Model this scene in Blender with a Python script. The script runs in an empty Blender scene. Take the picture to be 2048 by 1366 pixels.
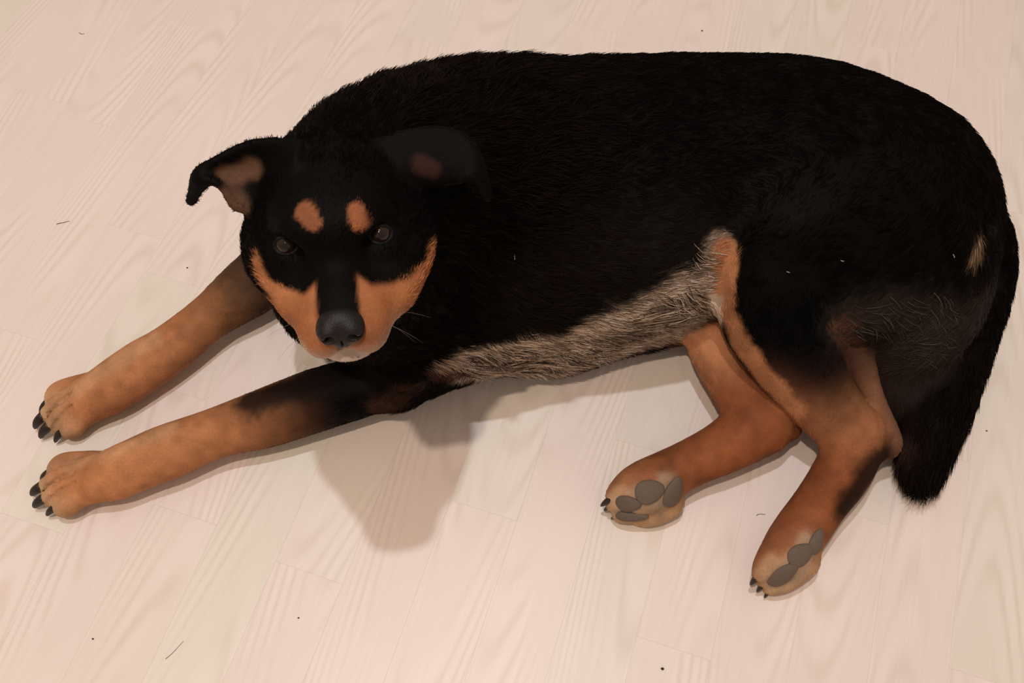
import bpy, math, os
import numpy as np
from mathutils import Vector, Matrix

PREVIEW = os.environ.get('DOG_PREVIEW') == '1'
rng = np.random.default_rng(7)
scene = bpy.context.scene

# ------------------------------------------------------------------ camera
W, H = 2048, 1366
FPX = 1800.0
PITCH = math.radians(63.26)           # looking down
CAMH = 0.893
CAM = np.array([0.0, 0.0, CAMH])
cam_d = bpy.data.cameras.new('camera')
cam_d.sensor_width = 36.0
cam_d.lens = FPX / W * 36.0
cam_d.clip_start = 0.02
cam = bpy.data.objects.new('camera', cam_d)
scene.collection.objects.link(cam)
cam.location = CAM
cam.rotation_euler = (math.pi / 2 - PITCH, 0, 0)
scene.camera = cam
FWD = np.array([0, math.cos(PITCH), -math.sin(PITCH)])
UPV = np.array([0, math.sin(PITCH), math.cos(PITCH)])
RGT = np.array([1.0, 0, 0])

# ------------------------------------------------------------------ light
scene.view_settings.view_transform = 'Standard'
scene.view_settings.look = 'None'
scene.view_settings.exposure = 0.0
scene.view_settings.gamma = 1.0
scene.view_settings.use_curve_mapping = False
world = bpy.data.worlds.new('room_light')
scene.world = world
world.use_nodes = True
bg = world.node_tree.nodes['Background']
bg.inputs[0].default_value = (1.0, 0.78, 0.62, 1)
bg.inputs[1].default_value = 0.53

def lamp(name, loc, power, size, col):
    d = bpy.data.lights.new(name, 'POINT')
    d.energy = power
    d.shadow_soft_size = size
    d.color = col
    o = bpy.data.objects.new(name, d)
    o.location = loc
    scene.collection.objects.link(o)
    return o

lamp('ceiling_lamp_bulb', (-0.110, 0.455, 2.15), 58, 0.028, (0.88, 0.92, 1.0))
lamp('ceiling_lamp_bulb', (-0.34, -0.08, 2.15), 70, 0.028, (1.0, 0.80, 0.65))

# ------------------------------------------------------------------ helpers
def P(px, py, z):
    """point of the room seen at a pixel of the photograph, at height z"""
    d = FWD * FPX + RGT * (px - W / 2) + UPV * (H / 2 - py)
    t = (z - CAM[2]) / d[2]
    return CAM + d * t

def depth(p):
    return float(np.dot(np.asarray(p) - CAM, FWD))

def R(rpx, p):
    return rpx * depth(p) / FPX

def proj(p):
    q = np.asarray(p) - CAM
    z = q @ FWD
    return np.stack([W / 2 + FPX * (q @ RGT) / z, H / 2 - FPX * (q @ UPV) / z], -1)

def nrm(v):
    v = np.asarray(v, float)
    return v / (np.linalg.norm(v) + 1e-12)

def mat_new(name):
    m = bpy.data.materials.new(name)
    m.use_nodes = True
    return m, m.node_tree.nodes, m.node_tree.links, m.node_tree.nodes['Principled BSDF']

def simple_mat(name, col, rough=0.5, spec=0.5, noise=0.0, scale=200.0, bump=0.0):
    m, N, L, b = mat_new(name)
    b.inputs['Roughness'].default_value = rough
    b.inputs['Specular IOR Level'].default_value = spec
    tc = N.new('ShaderNodeTexCoord')
    nz = N.new('ShaderNodeTexNoise')
    nz.inputs['Scale'].default_value = scale
    L.new(tc.outputs['Object'], nz.inputs['Vector'])
    mx = N.new('ShaderNodeMixRGB')
    mx.blend_type = 'MULTIPLY'
    mx.inputs[0].default_value = noise
    mx.inputs[1].default_value = (*col, 1)
    L.new(nz.outputs['Fac'], mx.inputs[2])
    L.new(mx.outputs[0], b.inputs['Base Color'])
    if bump:
        bp = N.new('ShaderNodeBump')
        bp.inputs['Strength'].default_value = bump
        bp.inputs['Distance'].default_value = 0.001
        L.new(nz.outputs['Fac'], bp.inputs['Height'])
        L.new(bp.outputs[0], b.inputs['Normal'])
    return m

def mesh_obj(name, V, F, mat=None, parent=None, smooth=True):
    me = bpy.data.meshes.new(name)
    me.from_pydata([tuple(v) for v in V], [], [tuple(f) for f in F])
    me.update()
    if smooth:
        me.polygons.foreach_set('use_smooth', [True] * len(me.polygons))
    o = bpy.data.objects.new(name, me)
    scene.collection.objects.link(o)
    if mat:
        me.materials.append(mat)
    if parent:
        o.parent = parent
    return o

# ================================================================== FLOOR
def floor_material():
    m, N, L, b = mat_new('whitewashed_oak')
    b.inputs['Roughness'].default_value = 0.42
    b.inputs['Specular IOR Level'].default_value = 0.35
    tc = N.new('ShaderNodeTexCoord')
    oi = N.new('ShaderNodeObjectInfo')
    # shift the figure for every strip
    add = N.new('ShaderNodeVectorMath'); add.operation = 'ADD'
    mul = N.new('ShaderNodeVectorMath'); mul.operation = 'SCALE'
    comb = N.new('ShaderNodeCombineXYZ')
    L.new(oi.outputs['Random'], comb.inputs[0]); L.new(oi.outputs['Random'], comb.inputs[1]); L.new(oi.outputs['Random'], comb.inputs[2])
    L.new(comb.outputs[0], mul.inputs[0]); mul.inputs['Scale'].default_value = 37.0
    L.new(tc.outputs['Object'], add.inputs[0]); L.new(mul.outputs[0], add.inputs[1])
    # annual rings: bands of a slowly warped cross coordinate -> cathedral figure
    mp = N.new('ShaderNodeMapping')
    mp.inputs['Scale'].default_value = (11.0, 1.7, 1.0)
    L.new(add.outputs[0], mp.inputs['Vector'])
    nz = N.new('ShaderNodeTexNoise'); nz.noise_dimensions = '2D'
    nz.inputs['Scale'].default_value = 1.0; nz.inputs['Detail'].default_value = 0.6
    L.new(mp.outputs[0], nz.inputs['Vector'])
    def mth(op, a, b=None, c=None):
        n_ = N.new('ShaderNodeMath'); n_.operation = op
        for k_, v_ in enumerate((a, b, c)):
            if v_ is None: continue
            if isinstance(v_, (int, float)): n_.inputs[k_].default_value = v_
            else: L.new(v_, n_.inputs[k_])
        return n_.outputs[0]
    sx = N.new('ShaderNodeSeparateXYZ'); L.new(tc.outputs['Object'], sx.inputs[0])
    rnd = oi.outputs['Random']
    rb = mth('FRACT', mth('MULTIPLY', rnd, 17.31)); rc = mth('FRACT', mth('MULTIPLY', rnd, 53.7))
    x0 = mth('MULTIPLY_ADD', rb, 0.06, -0.03)                       # where the heart of the figure lies across the strip
    dx = mth('SUBTRACT', sx.outputs[0], x0)
    arch = mth('MULTIPLY', mth('MULTIPLY', dx, dx), 9500.0)
    sgn = mth('MULTIPLY_ADD', mth('GREATER_THAN', rc, 0.5), 2.0, -1.0)
    along = mth('MULTIPLY', mth('MULTIPLY', sx.outputs[1], 85.0), sgn)
    nzp = mth('MULTIPLY', nz.outputs['Fac'], 24.0)
    phase = mth('ADD', mth('ADD', along, arch), nzp)
    class _S: pass
    mpa = N.new('ShaderNodeMapping'); mpa.inputs['Scale'].default_value = (22.0, 5.0, 1.0)
    L.new(add.outputs[0], mpa.inputs['Vector'])
    nza = N.new('ShaderNodeTexNoise'); nza.noise_dimensions = '2D'; nza.inputs['Scale'].default_value = 1.0; nza.inputs['Detail'].default_value = 0.0
    L.new(mpa.outputs[0], nza.inputs['Vector'])
    amp = N.new('ShaderNodeMapRange'); amp.inputs[1].default_value = 0.38; amp.inputs[2].default_value = 0.68; amp.inputs[3].default_value = 0.05; amp.inputs[4].default_value = 1.2
    L.new(nza.outputs['Fac'], amp.inputs[0])
    rise = mth('POWER', mth('MULTIPLY_ADD', mth('SINE', phase), 0.5, 0.5), 2.2)      # thin dark late wood, broad pale early wood
    sn = _S(); sn.outputs = [mth('MULTIPLY', mth('MULTIPLY_ADD', rise, 2.0, -0.7), amp.outputs[0])]
    # fine straight grain
    mp2 = N.new('ShaderNodeMapping')
    mp2.inputs['Scale'].default_value = (330.0, 7.0, 1.0)
    L.new(add.outputs[0], mp2.inputs['Vector'])
    nz2 = N.new('ShaderNodeTexNoise'); nz2.noise_dimensions = '2D'
    nz2.inputs['Scale'].default_value = 1.0; nz2.inputs['Detail'].default_value = 3.0
    L.new(mp2.outputs[0], nz2.inputs['Vector'])
    g = N.new('ShaderNodeMath'); g.operation = 'MULTIPLY_ADD'
    g.inputs[1].default_value = 0.22; g.inputs[2].default_value = 0.24
    L.new(sn.outputs[0], g.inputs[0])
    g2 = N.new('ShaderNodeMath'); g2.operation = 'MULTIPLY_ADD'
    g2.inputs[1].default_value = 0.42
    L.new(nz2.outputs['Fac'], g2.inputs[0]); L.new(g.outputs[0], g2.inputs[2])
    # large soft blotches of the lime wash
    nz3 = N.new('ShaderNodeTexNoise'); nz3.inputs['Scale'].default_value = 5.0
    L.new(tc.outputs['Object'], nz3.inputs['Vector'])
    tint = N.new('ShaderNodeValToRGB')
    cr = tint.color_ramp
    cr.interpolation = 'LINEAR'
    cr.elements[0].position = 0.0; cr.elements[0].color = (0.790, 0.700, 0.655, 1)
    cr.elements[1].position = 1.0; cr.elements[1].color = (0.755, 0.715, 0.640, 1)
    e = cr.elements.new(0.55); e.color = (0.785, 0.695, 0.650, 1)
    e = cr.elements.new(0.75); e.color = (0.765, 0.705, 0.640, 1)
    L.new(oi.outputs['Random'], tint.inputs[0])
    dark = N.new('ShaderNodeMixRGB'); dark.blend_type = 'MULTIPLY'
    dark.inputs[0].default_value = 1.0
    L.new(tint.outputs[0], dark.inputs[1])
    ramp = N.new('ShaderNodeValToRGB')
    ramp.color_ramp.elements[0].position = 0.2; ramp.color_ramp.elements[0].color = (1, 1, 1, 1)
    ramp.color_ramp.elements[1].position = 0.95; ramp.color_ramp.elements[1].color = (0.87, 0.845, 0.815, 1)
    L.new(g2.outputs[0], ramp.inputs[0])
    L.new(ramp.outputs[0], dark.inputs[2])
    bl = N.new('ShaderNodeMixRGB'); bl.blend_type = 'MULTIPLY'; bl.inputs[0].default_value = 0.10
    L.new(dark.outputs[0], bl.inputs[1]); L.new(nz3.outputs['Fac'], bl.inputs[2])
    L.new(bl.outputs[0], b.inputs['Base Color'])
    bp = N.new('ShaderNodeBump'); bp.inputs['Strength'].default_value = 0.12; bp.inputs['Distance'].default_value = 0.0006
    L.new(g2.outputs[0], bp.inputs['Height']); L.new(bp.outputs[0], b.inputs['Normal'])
    return m

FLOOR_MAT = floor_material()
PL_ANG = -math.radians(18.0)          # boards run 18 degrees right of straight ahead
floor = mesh_obj('floor', [(-4, -4, -0.012), (4, -4, -0.012), (4, 4, -0.012), (-4, 4, -0.012),
                           (-4, -4, -0.004), (4, -4, -0.004), (4, 4, -0.004), (-4, 4, -0.004)],
                 [(3, 2, 1, 0), (4, 5, 6, 7), (0, 1, 5, 4), (1, 2, 6, 5), (2, 3, 7, 6), (3, 0, 4, 7)], FLOOR_MAT, None, False)
floor['kind'] = 'structure'
floor['label'] = 'pale whitewashed oak strip floor under the dog'

def build_planks():
    wd, gap = 0.0715, 0.00006
    ca, sa = math.cos(PL_ANG), math.sin(PL_ANG)
    cache = {}
    lens = [0.30, 0.38, 0.46, 0.55]
    def plank_mesh(ln):
        if ln in cache:
            return cache[ln]
        hw, hl, b = wd / 2 - gap / 2, ln / 2 - gap / 2, 0.00005
        V = []
        for (ix, z) in ((0.0, -0.0042), (0.0, -b), (b, 0.0)):
            V += [(-hw + ix, -hl + ix, z), (hw - ix, -hl + ix, z), (hw - ix, hl - ix, z), (-hw + ix, hl - ix, z)]
        F = [(8, 9, 10, 11)]
        for r in (0, 4):
            for k in range(4):
                F.append((r + k, r + (k + 1) % 4, r + 4 + (k + 1) % 4, r + 4 + k))
        me = bpy.data.meshes.new('plank')
        me.from_pydata(V, [], F); me.update()
        me.materials.append(FLOOR_MAT)
        cache[ln] = me
        return me
    rows = {}
    cells = []
    for i in range(-40, 40):
        y = -3.2 + rng.uniform(0, 0.5)
        while y < 3.6:
            ln = lens[rng.integers(4)]
            cells.append((i * wd + wd / 2, y + ln / 2, ln))
            y += ln
    # rank by nearness to the middle of the picture
    c0 = P(W / 2, H / 2, 0)
    out = []
    for (u, v, ln) in cells:
        x = ca * u - sa * v; y = sa * u + ca * v
        pts = np.array([[x, y, 0]])
        q = proj(pts)[0]
        d = max(abs(q[0] - W / 2) / (W / 2), abs(q[1] - H / 2) / (H / 2))
        if y < -0.05: d = max(d, 1.0 + abs(y) * 2)
        out.append((d, x, y, ln))
    out.sort()
    for d, x, y, ln in out[:290]:
        o = bpy.data.objects.new('plank', plank_mesh(ln))
        o.location = (x, y, 0); o.rotation_euler = (0, 0, PL_ANG)
        scene.collection.objects.link(o); o.parent = floor
    V, F = [], []
    for d, x, y, ln in out[290:]:
        me = plank_mesh(ln); n0 = len(V)
        for v in me.vertices:
            V.append((x + ca * v.co.x - sa * v.co.y, y + sa * v.co.x + ca * v.co.y, v.co.z))
        for p in me.polygons:
            F.append([n0 + k for k in p.vertices])
    o = mesh_obj('plank_field', V, F, FLOOR_MAT, floor, False)
    o['kind'] = 'stuff'
build_planks()
wall_mat = simple_mat('painted_wall', (0.72, 0.68, 0.62), 0.85, 0.2, 0.06, 6.0, 0.05)
for nm, (x0, y0, x1, y1) in (('wall_back', (-4.0, 3.9, 4.0, 4.0)), ('wall_left', (-4.0, -4.0, -3.9, 3.9))):
    w_ = mesh_obj(nm, [(x0, y0, -0.012), (x1, y0, -0.012), (x1, y1, -0.012), (x0, y1, -0.012), (x0, y0, 2.5), (x1, y0, 2.5), (x1, y1, 2.5), (x0, y1, 2.5)],
                  [(3, 2, 1, 0), (4, 5, 6, 7), (0, 1, 5, 4), (1, 2, 6, 5), (2, 3, 7, 6), (3, 0, 4, 7)], wall_mat, None, False)
    w_['kind'] = 'structure'

# ================================================================== DOG
# ---- coat colours (linear)
BLACK = (0.0016, 0.0010, 0.0008)
TAN = (0.43, 0.180, 0.078)
RUST = (0.245, 0.080, 0.030)
PALE = (0.54, 0.34, 0.19)
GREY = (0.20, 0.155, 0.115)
SMOKE = (0.030, 0.022, 0.018)
WHITE = (0.62, 0.52, 0.44)

# ---- head frame
EYE_Z = 0.375
EYE_MID = P(672, 481, EYE_Z)
EYE_L = P(762, 471, EYE_Z)
EYE_R = P(583, 489, EYE_Z)
HS = np.linalg.norm(EYE_R - EYE_L) / 0.084     # head size against the design units below
_lo, _hi = EYE_Z - 0.03, EYE_Z + 0.06          # height of the nose that gives the muzzle its natural length
for _ in range(40):
    _z = (_lo + _hi) / 2
    if np.linalg.norm(P(678, 650, _z) - EYE_MID) < 0.100 * HS: _lo = _z
    else: _hi = _z
NOSE = P(678, 650, _z)
HF = nrm(NOSE - EYE_MID)                       # forward, along the muzzle
lat = EYE_R - EYE_L
HR = nrm(lat - HF * np.dot(lat, HF))           # the dog's right (left in the picture)
HU = nrm(np.cross(HR, HF))
if HU[2] < 0: HU = -HU
def Hd(r, f, u):
    """head coordinates (right, forward, up; metres at size 1) to the room"""
    return EYE_MID + (HR * r + HF * f + HU * u) * HS


# ---- the field
VOX = 0.004 if PREVIEW else 0.0026
LO = np.array([-0.60, -0.02, -0.010]); HI = np.array([0.60, 0.70, 0.44])
DIM = np.ceil((HI - LO) / VOX).astype(int)
FIELD = np.full(DIM, 1.0, np.float32)
AX = [(LO[k] + VOX * np.arange(DIM[k])).astype(np.float32) for k in range(3)]
ATTR = []        # (function(points)->(dist, t), colour a, colour b, hair len, lift, flow dir or None)

def window(lo, hi):
    a = np.clip(np.floor((lo - LO) / VOX).astype(int), 0, DIM)
    b = np.clip(np.ceil((hi - LO) / VOX).astype(int) + 1, 0, DIM)
    return a, b

def smin(a, b, k):
    if k <= 0: return np.minimum(a, b)
    h = np.maximum(k - np.abs(a - b), 0) / k
    return np.minimum(a, b) - h * h * k * 0.25

def apply(fn, lo, hi, k, sub=False):
    pad = k + 3 * VOX
    a, b = window(np.asarray(lo) - pad, np.asarray(hi) + pad)
    if np.any(b <= a): return
    X = AX[0][a[0]:b[0]][:, None, None]; Y = AX[1][a[1]:b[1]][None, :, None]; Z = AX[2][a[2]:b[2]][None, None, :]
    d = fn(X, Y, Z).astype(np.float32)
    v = FIELD[a[0]:b[0], a[1]:b[1], a[2]:b[2]]
    if sub:
        v[...] = -smin(-v, d, k)
    else:
        v[...] = smin(v, d, k)

def seg_fn(p0, p1, r0, r1):
    ab = p1 - p0; L2 = float(ab @ ab) + 1e-12
    p0 = [float(v) for v in p0]; ab = [float(v) for v in ab]; r0 = float(r0); r1 = float(r1)
    def fn(X, Y, Z):
        t = ((X - p0[0]) * ab[0] + (Y - p0[1]) * ab[1] + (Z - p0[2]) * ab[2]) / L2
        t = np.clip(t, 0, 1)
        d = np.sqrt((X - p0[0] - ab[0] * t) ** 2 + (Y - p0[1] - ab[1] * t) ** 2 + (Z - p0[2] - ab[2] * t) ** 2)
        return d - (r0 + (r1 - r0) * t)
    return fn

def catmull(pts, n):
    pts = np.asarray(pts, float)
    q = np.vstack([2 * pts[0] - pts[1], pts, 2 * pts[-1] - pts[-2]])
    out = []
    for i in range(1, len(q) - 2):
        for j in range(n):
            t = j / n
            out.append(0.5 * ((2 * q[i]) + (-q[i - 1] + q[i + 1]) * t + (2 * q[i - 1] - 5 * q[i] + 4 * q[i + 1] - q[i + 2]) * t * t
                              + (-q[i - 1] + 3 * q[i] - 3 * q[i + 1] + q[i + 2]) * t ** 3))
    out.append(q[-2])
    return np.array(out)

def chain(pts, k=0.02, cols=None, hair=0.012, lift=0.3, n=4, flow=None, world_r=False, kin=None, group=None):
    """pts: (px, py, z, r in pixels); cols: one colour per control point"""
    ctl = []
    for p in pts:
        w = P(p[0], p[1], p[2])
        ctl.append([*w, p[3] if world_r else R(p[3], w)])
    chain_w(ctl, k, cols, hair, lift, n, flow, kin, group)

def chain_w(ctl, k=0.02, cols=None, hair=0.012, lift=0.3, n=5, flow=None, kin=None, group=None):
    if cols is None: cols = [BLACK] * len(ctl)
    if not isinstance(hair, (list, tuple)): hair = [hair] * len(ctl)
    ext = [list(c) + list(cc) + [h] for c, cc, h in zip(ctl, cols, hair)]
    S = catmull(ext, n)
    # union of the segments first, then one blend with the body
    lo = (S[:, :3] - S[:, 3:4]).min(0); hi = (S[:, :3] + S[:, 3:4]).max(0)
    segs = [seg_fn(S[i, :3], S[i + 1, :3], S[i, 3], S[i + 1, 3]) for i in range(len(S) - 1)]
    kk = 0.004 if kin is None else kin
    def fn(X, Y, Z):
        d = segs[0](X, Y, Z)
        for s in segs[1:]:
            d = smin(d, s(X, Y, Z), kk)
        return d
    if group is None: apply(fn, lo, hi, k)
    else: group.append((fn, lo, hi))
    for i in range(len(S) - 1):
        f = nrm(S[i + 1, :3] - S[i, :3]) if flow is None else flow
        ATTR.append(('seg', S[i].copy(), S[i + 1].copy(), f, lift))

def apply_group(group, kin, k):
    """join several limbs with a narrow blend, then blend the lot with the body"""
    lo = np.min([g[1] for g in group], 0); hi = np.max([g[2] for g in group], 0)
    def fn(X, Y, Z):
        d = group[0][0](X, Y, Z)
        for g in group[1:]: d = smin(d, g[0](X, Y, Z), kin)
        return d
    apply(fn, lo, hi, k)

def ellip(c, ax, r, k=0.02, col=BLACK, hair=0.012, lift=0.3, flow=None, sub=False):
    c = np.asarray(c, float); A = np.array([nrm(a) for a in ax]); r = np.asarray(r, float)
    cf = [float(v) for v in c]; Af = [[float(v) for v in a] for a in A]; rf = [float(v) for v in r]
    ext = np.sqrt((A.T ** 2 @ (r ** 2)))
    def fn(X, Y, Z):
        q = [((X - cf[0]) * Af[i][0] + (Y - cf[1]) * Af[i][1] + (Z - cf[2]) * Af[i][2]) / rf[i] for i in range(3)]
        k0 = np.sqrt(q[0] * q[0] + q[1] * q[1] + q[2] * q[2])
        k1 = np.sqrt((q[0] / rf[0]) ** 2 + (q[1] / rf[1]) ** 2 + (q[2] / rf[2]) ** 2)
        return k0 * (k0 - 1) / (k1 + 1e-9)
    apply(fn, c - ext, c + ext, k, sub)
    if not sub:
        ATTR.append(('ell', c, A, r, col, hair, flow if flow is not None else A[0], lift))

def hell(c, r, k=0.012, col=BLACK, hair=0.006, lift=0.25, flow=None, tilt=0.0, yaw=0.0, sub=False):
    """ellipsoid in head coordinates; r = (right, forward, up); tilt = nose-up turn, yaw = towards the dog's right"""
    ct, st = math.cos(tilt), math.sin(tilt); cy, sy = math.cos(yaw), math.sin(yaw)
    f = HF * ct + HU * st; u = HU * ct - HF * st
    rr = HR * cy - f * sy; f2 = f * cy + HR * sy
    ellip(Hd(*c), [rr, f2, u], np.array(r) * HS, k * HS, col, hair * HS, lift, -HF if flow is None else flow, sub)

X_, Y_, Z_ = np.eye(3)

# ---------------- torso
chain([(820, 395, 0.165, 200), (900, 407, 0.152, 245), (1020, 412, 0.148, 272), (1200, 402, 0.146, 274), (1400, 380, 0.143, 258), (1570, 382, 0.14, 254),
       (1670, 408, 0.135, 245), (1735, 432, 0.130, 238)], k=0.03, hair=[0.021, 0.023, 0.022, 0.012, 0.009, 0.009, 0.010, 0.012], lift=0.32)
# belly, turned towards the room and resting on the boards
chain([(930, 640, 0.055, 98), (1010, 655, 0.048, 90), (1110, 664, 0.045, 84), (1210, 634, 0.045, 78), (1300, 612, 0.046, 78), (1370, 580, 0.055, 74)], k=0.05, hair=0.016, lift=0.20,
      flow=nrm([0.75, -0.45, -0.5]))
# chest / breast bone
chain([(700, 560, 0.15, 150), (790, 540, 0.145, 190), (900, 520, 0.13, 220)], k=0.04, hair=0.014)
# neck
chain([(680, 415, 0.345, 150), (738, 375, 0.320, 172), (808, 367, 0.275, 200), (890, 385, 0.215, 235), (980, 405, 0.17, 262)], k=0.03, hair=[0.008, 0.013, 0.019, 0.020, 0.018], lift=0.62)
chain([(690, 470, 0.30, 130), (720, 540, 0.20, 170)], k=0.03, hair=0.014, lift=0.4)
# near (left) shoulder blade and upper arm
chain([(990, 470, 0.165, 150), (940, 590, 0.12, 128), (860, 695, 0.075, 88), (800, 757, 0.052, 58)], k=0.03, hair=0.012, lift=0.2)
# far (right) shoulder
chain([(800, 330, 0.15, 120), (700, 430, 0.10, 110), (640, 500, 0.065, 80)], k=0.03, hair=0.014, lift=0.2)

# ---------------- forelegs
def foreleg(pts, cols, hair):
    chain(pts, k=0.012, cols=cols, hair=hair, lift=0.14)
DK = (0.03, 0.014, 0.009)
MID = (0.20, 0.085, 0.036)
foreleg([(800, 752, 0.050, 54), (735, 770, 0.046, 57), (640, 798, 0.044, 61), (530, 836, 0.040, 57), (430, 867, 0.037, 49), (340, 902, 0.036, 53), (290, 922, 0.034, 51),
         (235, 946, 0.032, 50), (195, 962, 0.030, 40)],
        [BLACK, BLACK, (0.02, 0.010, 0.007), (0.22, 0.09, 0.038), TAN, TAN, TAN, TAN, TAN], [0.010, 0.008, 0.006, 0.005, 0.004, 0.004, 0.004, 0.004, 0.004])
foreleg([(645, 470, 0.062, 66), (560, 528, 0.050, 62), (488, 583, 0.044, 55), (425, 630, 0.039, 44), (340, 697, 0.036, 46), (285, 733, 0.034, 50), (225, 774, 0.032, 49), (185, 799, 0.030, 40)],
        [BLACK, (0.015, 0.009, 0.007), (0.09, 0.045, 0.024), (0.28, 0.12, 0.05), TAN, TAN, TAN, TAN], [0.010, 0.007, 0.006, 0.005, 0.004, 0.004, 0.004, 0.004])
# elbow point with its fringe of hair
chain([(782, 768, 0.045, 44), (798, 774, 0.036, 34)], k=0.015, cols=[(0.05, 0.022, 0.014)] * 2, hair=0.014, lift=0.35)
chain([(880, 690, 0.05, 60), (818, 748, 0.038, 38)], k=0.02, cols=[(0.02, 0.012, 0.009), (0.09, 0.045, 0.03)], hair=0.012, lift=0.3)

CLAWS = []
def toe(points, col=PALE, hair=0.004, group=None):
    chain(points, cols=[col] * len(points), hair=hair, lift=0.12, n=4, group=group)

def paw(c, tip, back, col, spread=0.0140, r=0.0099, lens=(0.012, 0.023, 0.022, 0.011)):
    """four toes with claws; c, tip, back are pixels on the floor"""
    C = P(*c, 0); f = nrm(P(*tip, 0) - P(*back, 0)); l = np.cross([0, 0, 1], f)
    grp = []
    for k, (o, ln) in enumerate(zip((-1.45, -0.5, 0.5, 1.45), lens)):
        inner = abs(o) < 1
        lat_ = l * o * spread
        hz = 0.031 if inner else 0.024
        b0 = C - f * 0.030 + lat_ * 0.62 + Z_ * (hz + 0.001)
        b1 = C + f * 0.002 + lat_ * 1.0 + Z_ * hz
        b2 = C + f * (0.004 + ln * 0.7) + lat_ * 1.0 + Z_ * (0.021 if inner else 0.018)
        b3 = C + f * (0.004 + ln) + lat_ * 0.97 + Z_ * 0.0135
        chain_w([[*b0, r * 0.95], [*b1, r * 1.08], [*b2, r * 1.02], [*b3, r * 0.84]], 0, [col, col, PALE, PALE], 0.004, 0.12, 4, group=grp)
        t0 = b3 + f * 0.0060 + Z_ * 0.0035; t1 = b3 + f * 0.0205 - Z_ * 0.0075
        CLAWS.append((t0, t1, 0.0060 if inner else 0.0046))
    apply_group(grp, 0.0010, 0.010)
    for o in (-0.98, 0.0, 0.98):
        q = [C + f * d_ + l * o * spread * m_ + Z_ * z_ for (d_, m_, z_) in ((-0.010, 0.85, 0.0425), (0.008, 1.0, 0.038), (0.022, 1.0, 0.028), (0.032, 1.0, 0.016))]
        for a_, b_ in zip(q[:-1], q[1:]):
            fn_ = seg_fn(a_, b_, 0.0021, 0.0021)
            apply(fn_, np.minimum(a_, b_) - 0.003, np.maximum(a_, b_) + 0.003, 0.003, True)
paw((165, 977), (50, 1008), (235, 948), TAN)
paw((165, 826), (62, 872), (235, 778), TAN)

# ---------------- hindquarters
# far (right) thigh lying on the floor under the body
chain([(1790, 660, 0.05, 118), (1785, 725, 0.036, 88), (1800, 790, 0.028, 62)], k=0.03, cols=[SMOKE, (0.022, 0.014, 0.011), (0.012, 0.008, 0.006)], hair=0.014, lift=0.25)
chain([(1800, 570, 0.10, 160), (1650, 570, 0.09, 140), (1500, 590, 0.075, 100), (1425, 620, 0.065, 68)], k=0.03, cols=[SMOKE, BLACK, (0.10, 0.05, 0.03), TAN], hair=[0.016, 0.012, 0.01, 0.006], lift=0.2)
# near (left) hip and thigh on top
chain([(1735, 392, 0.17, 190), (1660, 425, 0.195, 160), (1580, 455, 0.205, 116), (1530, 468, 0.205, 72)], k=0.022, hair=0.010, lift=0.16)
chain([(1770, 480, 0.16, 165), (1680, 560, 0.15, 118)], k=0.04, hair=0.012, lift=0.2)
# near shank
chain([(1532, 466, 0.206, 70), (1545, 560, 0.178, 88), (1590, 665, 0.132, 80), (1645, 770, 0.094, 54), (1708, 858, 0.066, 48)], k=0.010,
      cols=[BLACK, BLACK, BLACK, (0.05, 0.021, 0.012), TAN], hair=[0.008, 0.008, 0.007, 0.005, 0.004], lift=0.16)
chain([(1500, 470, 0.19, 46), (1478, 560, 0.165, 44), (1505, 660, 0.13, 52), (1580, 760, 0.095, 50), (1660, 850, 0.066, 42)], k=0.02, cols=[BLACK, BLACK, BLACK, (0.16, 0.062, 0.03), TAN], hair=0.006, lift=0.16)
# near Achilles cord and heel
chain([(1700, 690, 0.105, 40), (1742, 785, 0.074, 21), (1777, 866, 0.058, 20), (1776, 888, 0.055, 22)], k=0.002, cols=[(0.05, 0.025, 0.016), (0.18, 0.085, 0.05), (0.16, 0.08, 0.05), (0.1, 0.05, 0.035)], hair=0.004, lift=0.15)
chain([(1722, 884, 0.054, 40), (1772, 893, 0.054, 23)], k=0.006, cols=[RUST, (0.1, 0.05, 0.035)], hair=0.004, lift=0.15)
# near hind foot
chain([(1716, 868, 0.060, 54), (1688, 938, 0.050, 54), (1640, 1008, 0.042, 49), (1602, 1062, 0.036, 50), (1572, 1105, 0.034, 48)], k=0.010,
      cols=[TAN, RUST, RUST, RUST, RUST], hair=0.004, lift=0.14)
# far shank and foot
chain([(1420, 610, 0.068, 68), (1450, 700, 0.058, 66), (1495, 790, 0.050, 62), (1520, 845, 0.046, 62)], k=0.004, cols=[(0.53, 0.24, 0.12), (0.50, 0.22, 0.105), RUST, RUST], hair=0.005, lift=0.15)
chain([(1510, 840, 0.046, 60), (1570, 850, 0.038, 35)], k=0.006, cols=[RUST, RUST], hair=0.004, lift=0.15)
chain([(1520, 848, 0.046, 62), (1450, 893, 0.042, 51), (1385, 924, 0.038, 45), (1322, 957, 0.035, 48), (1285, 980, 0.034, 50)], k=0.006, cols=[RUST, RUST, RUST, RUST, RUST],
      hair=0.004, lift=0.14)
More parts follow.
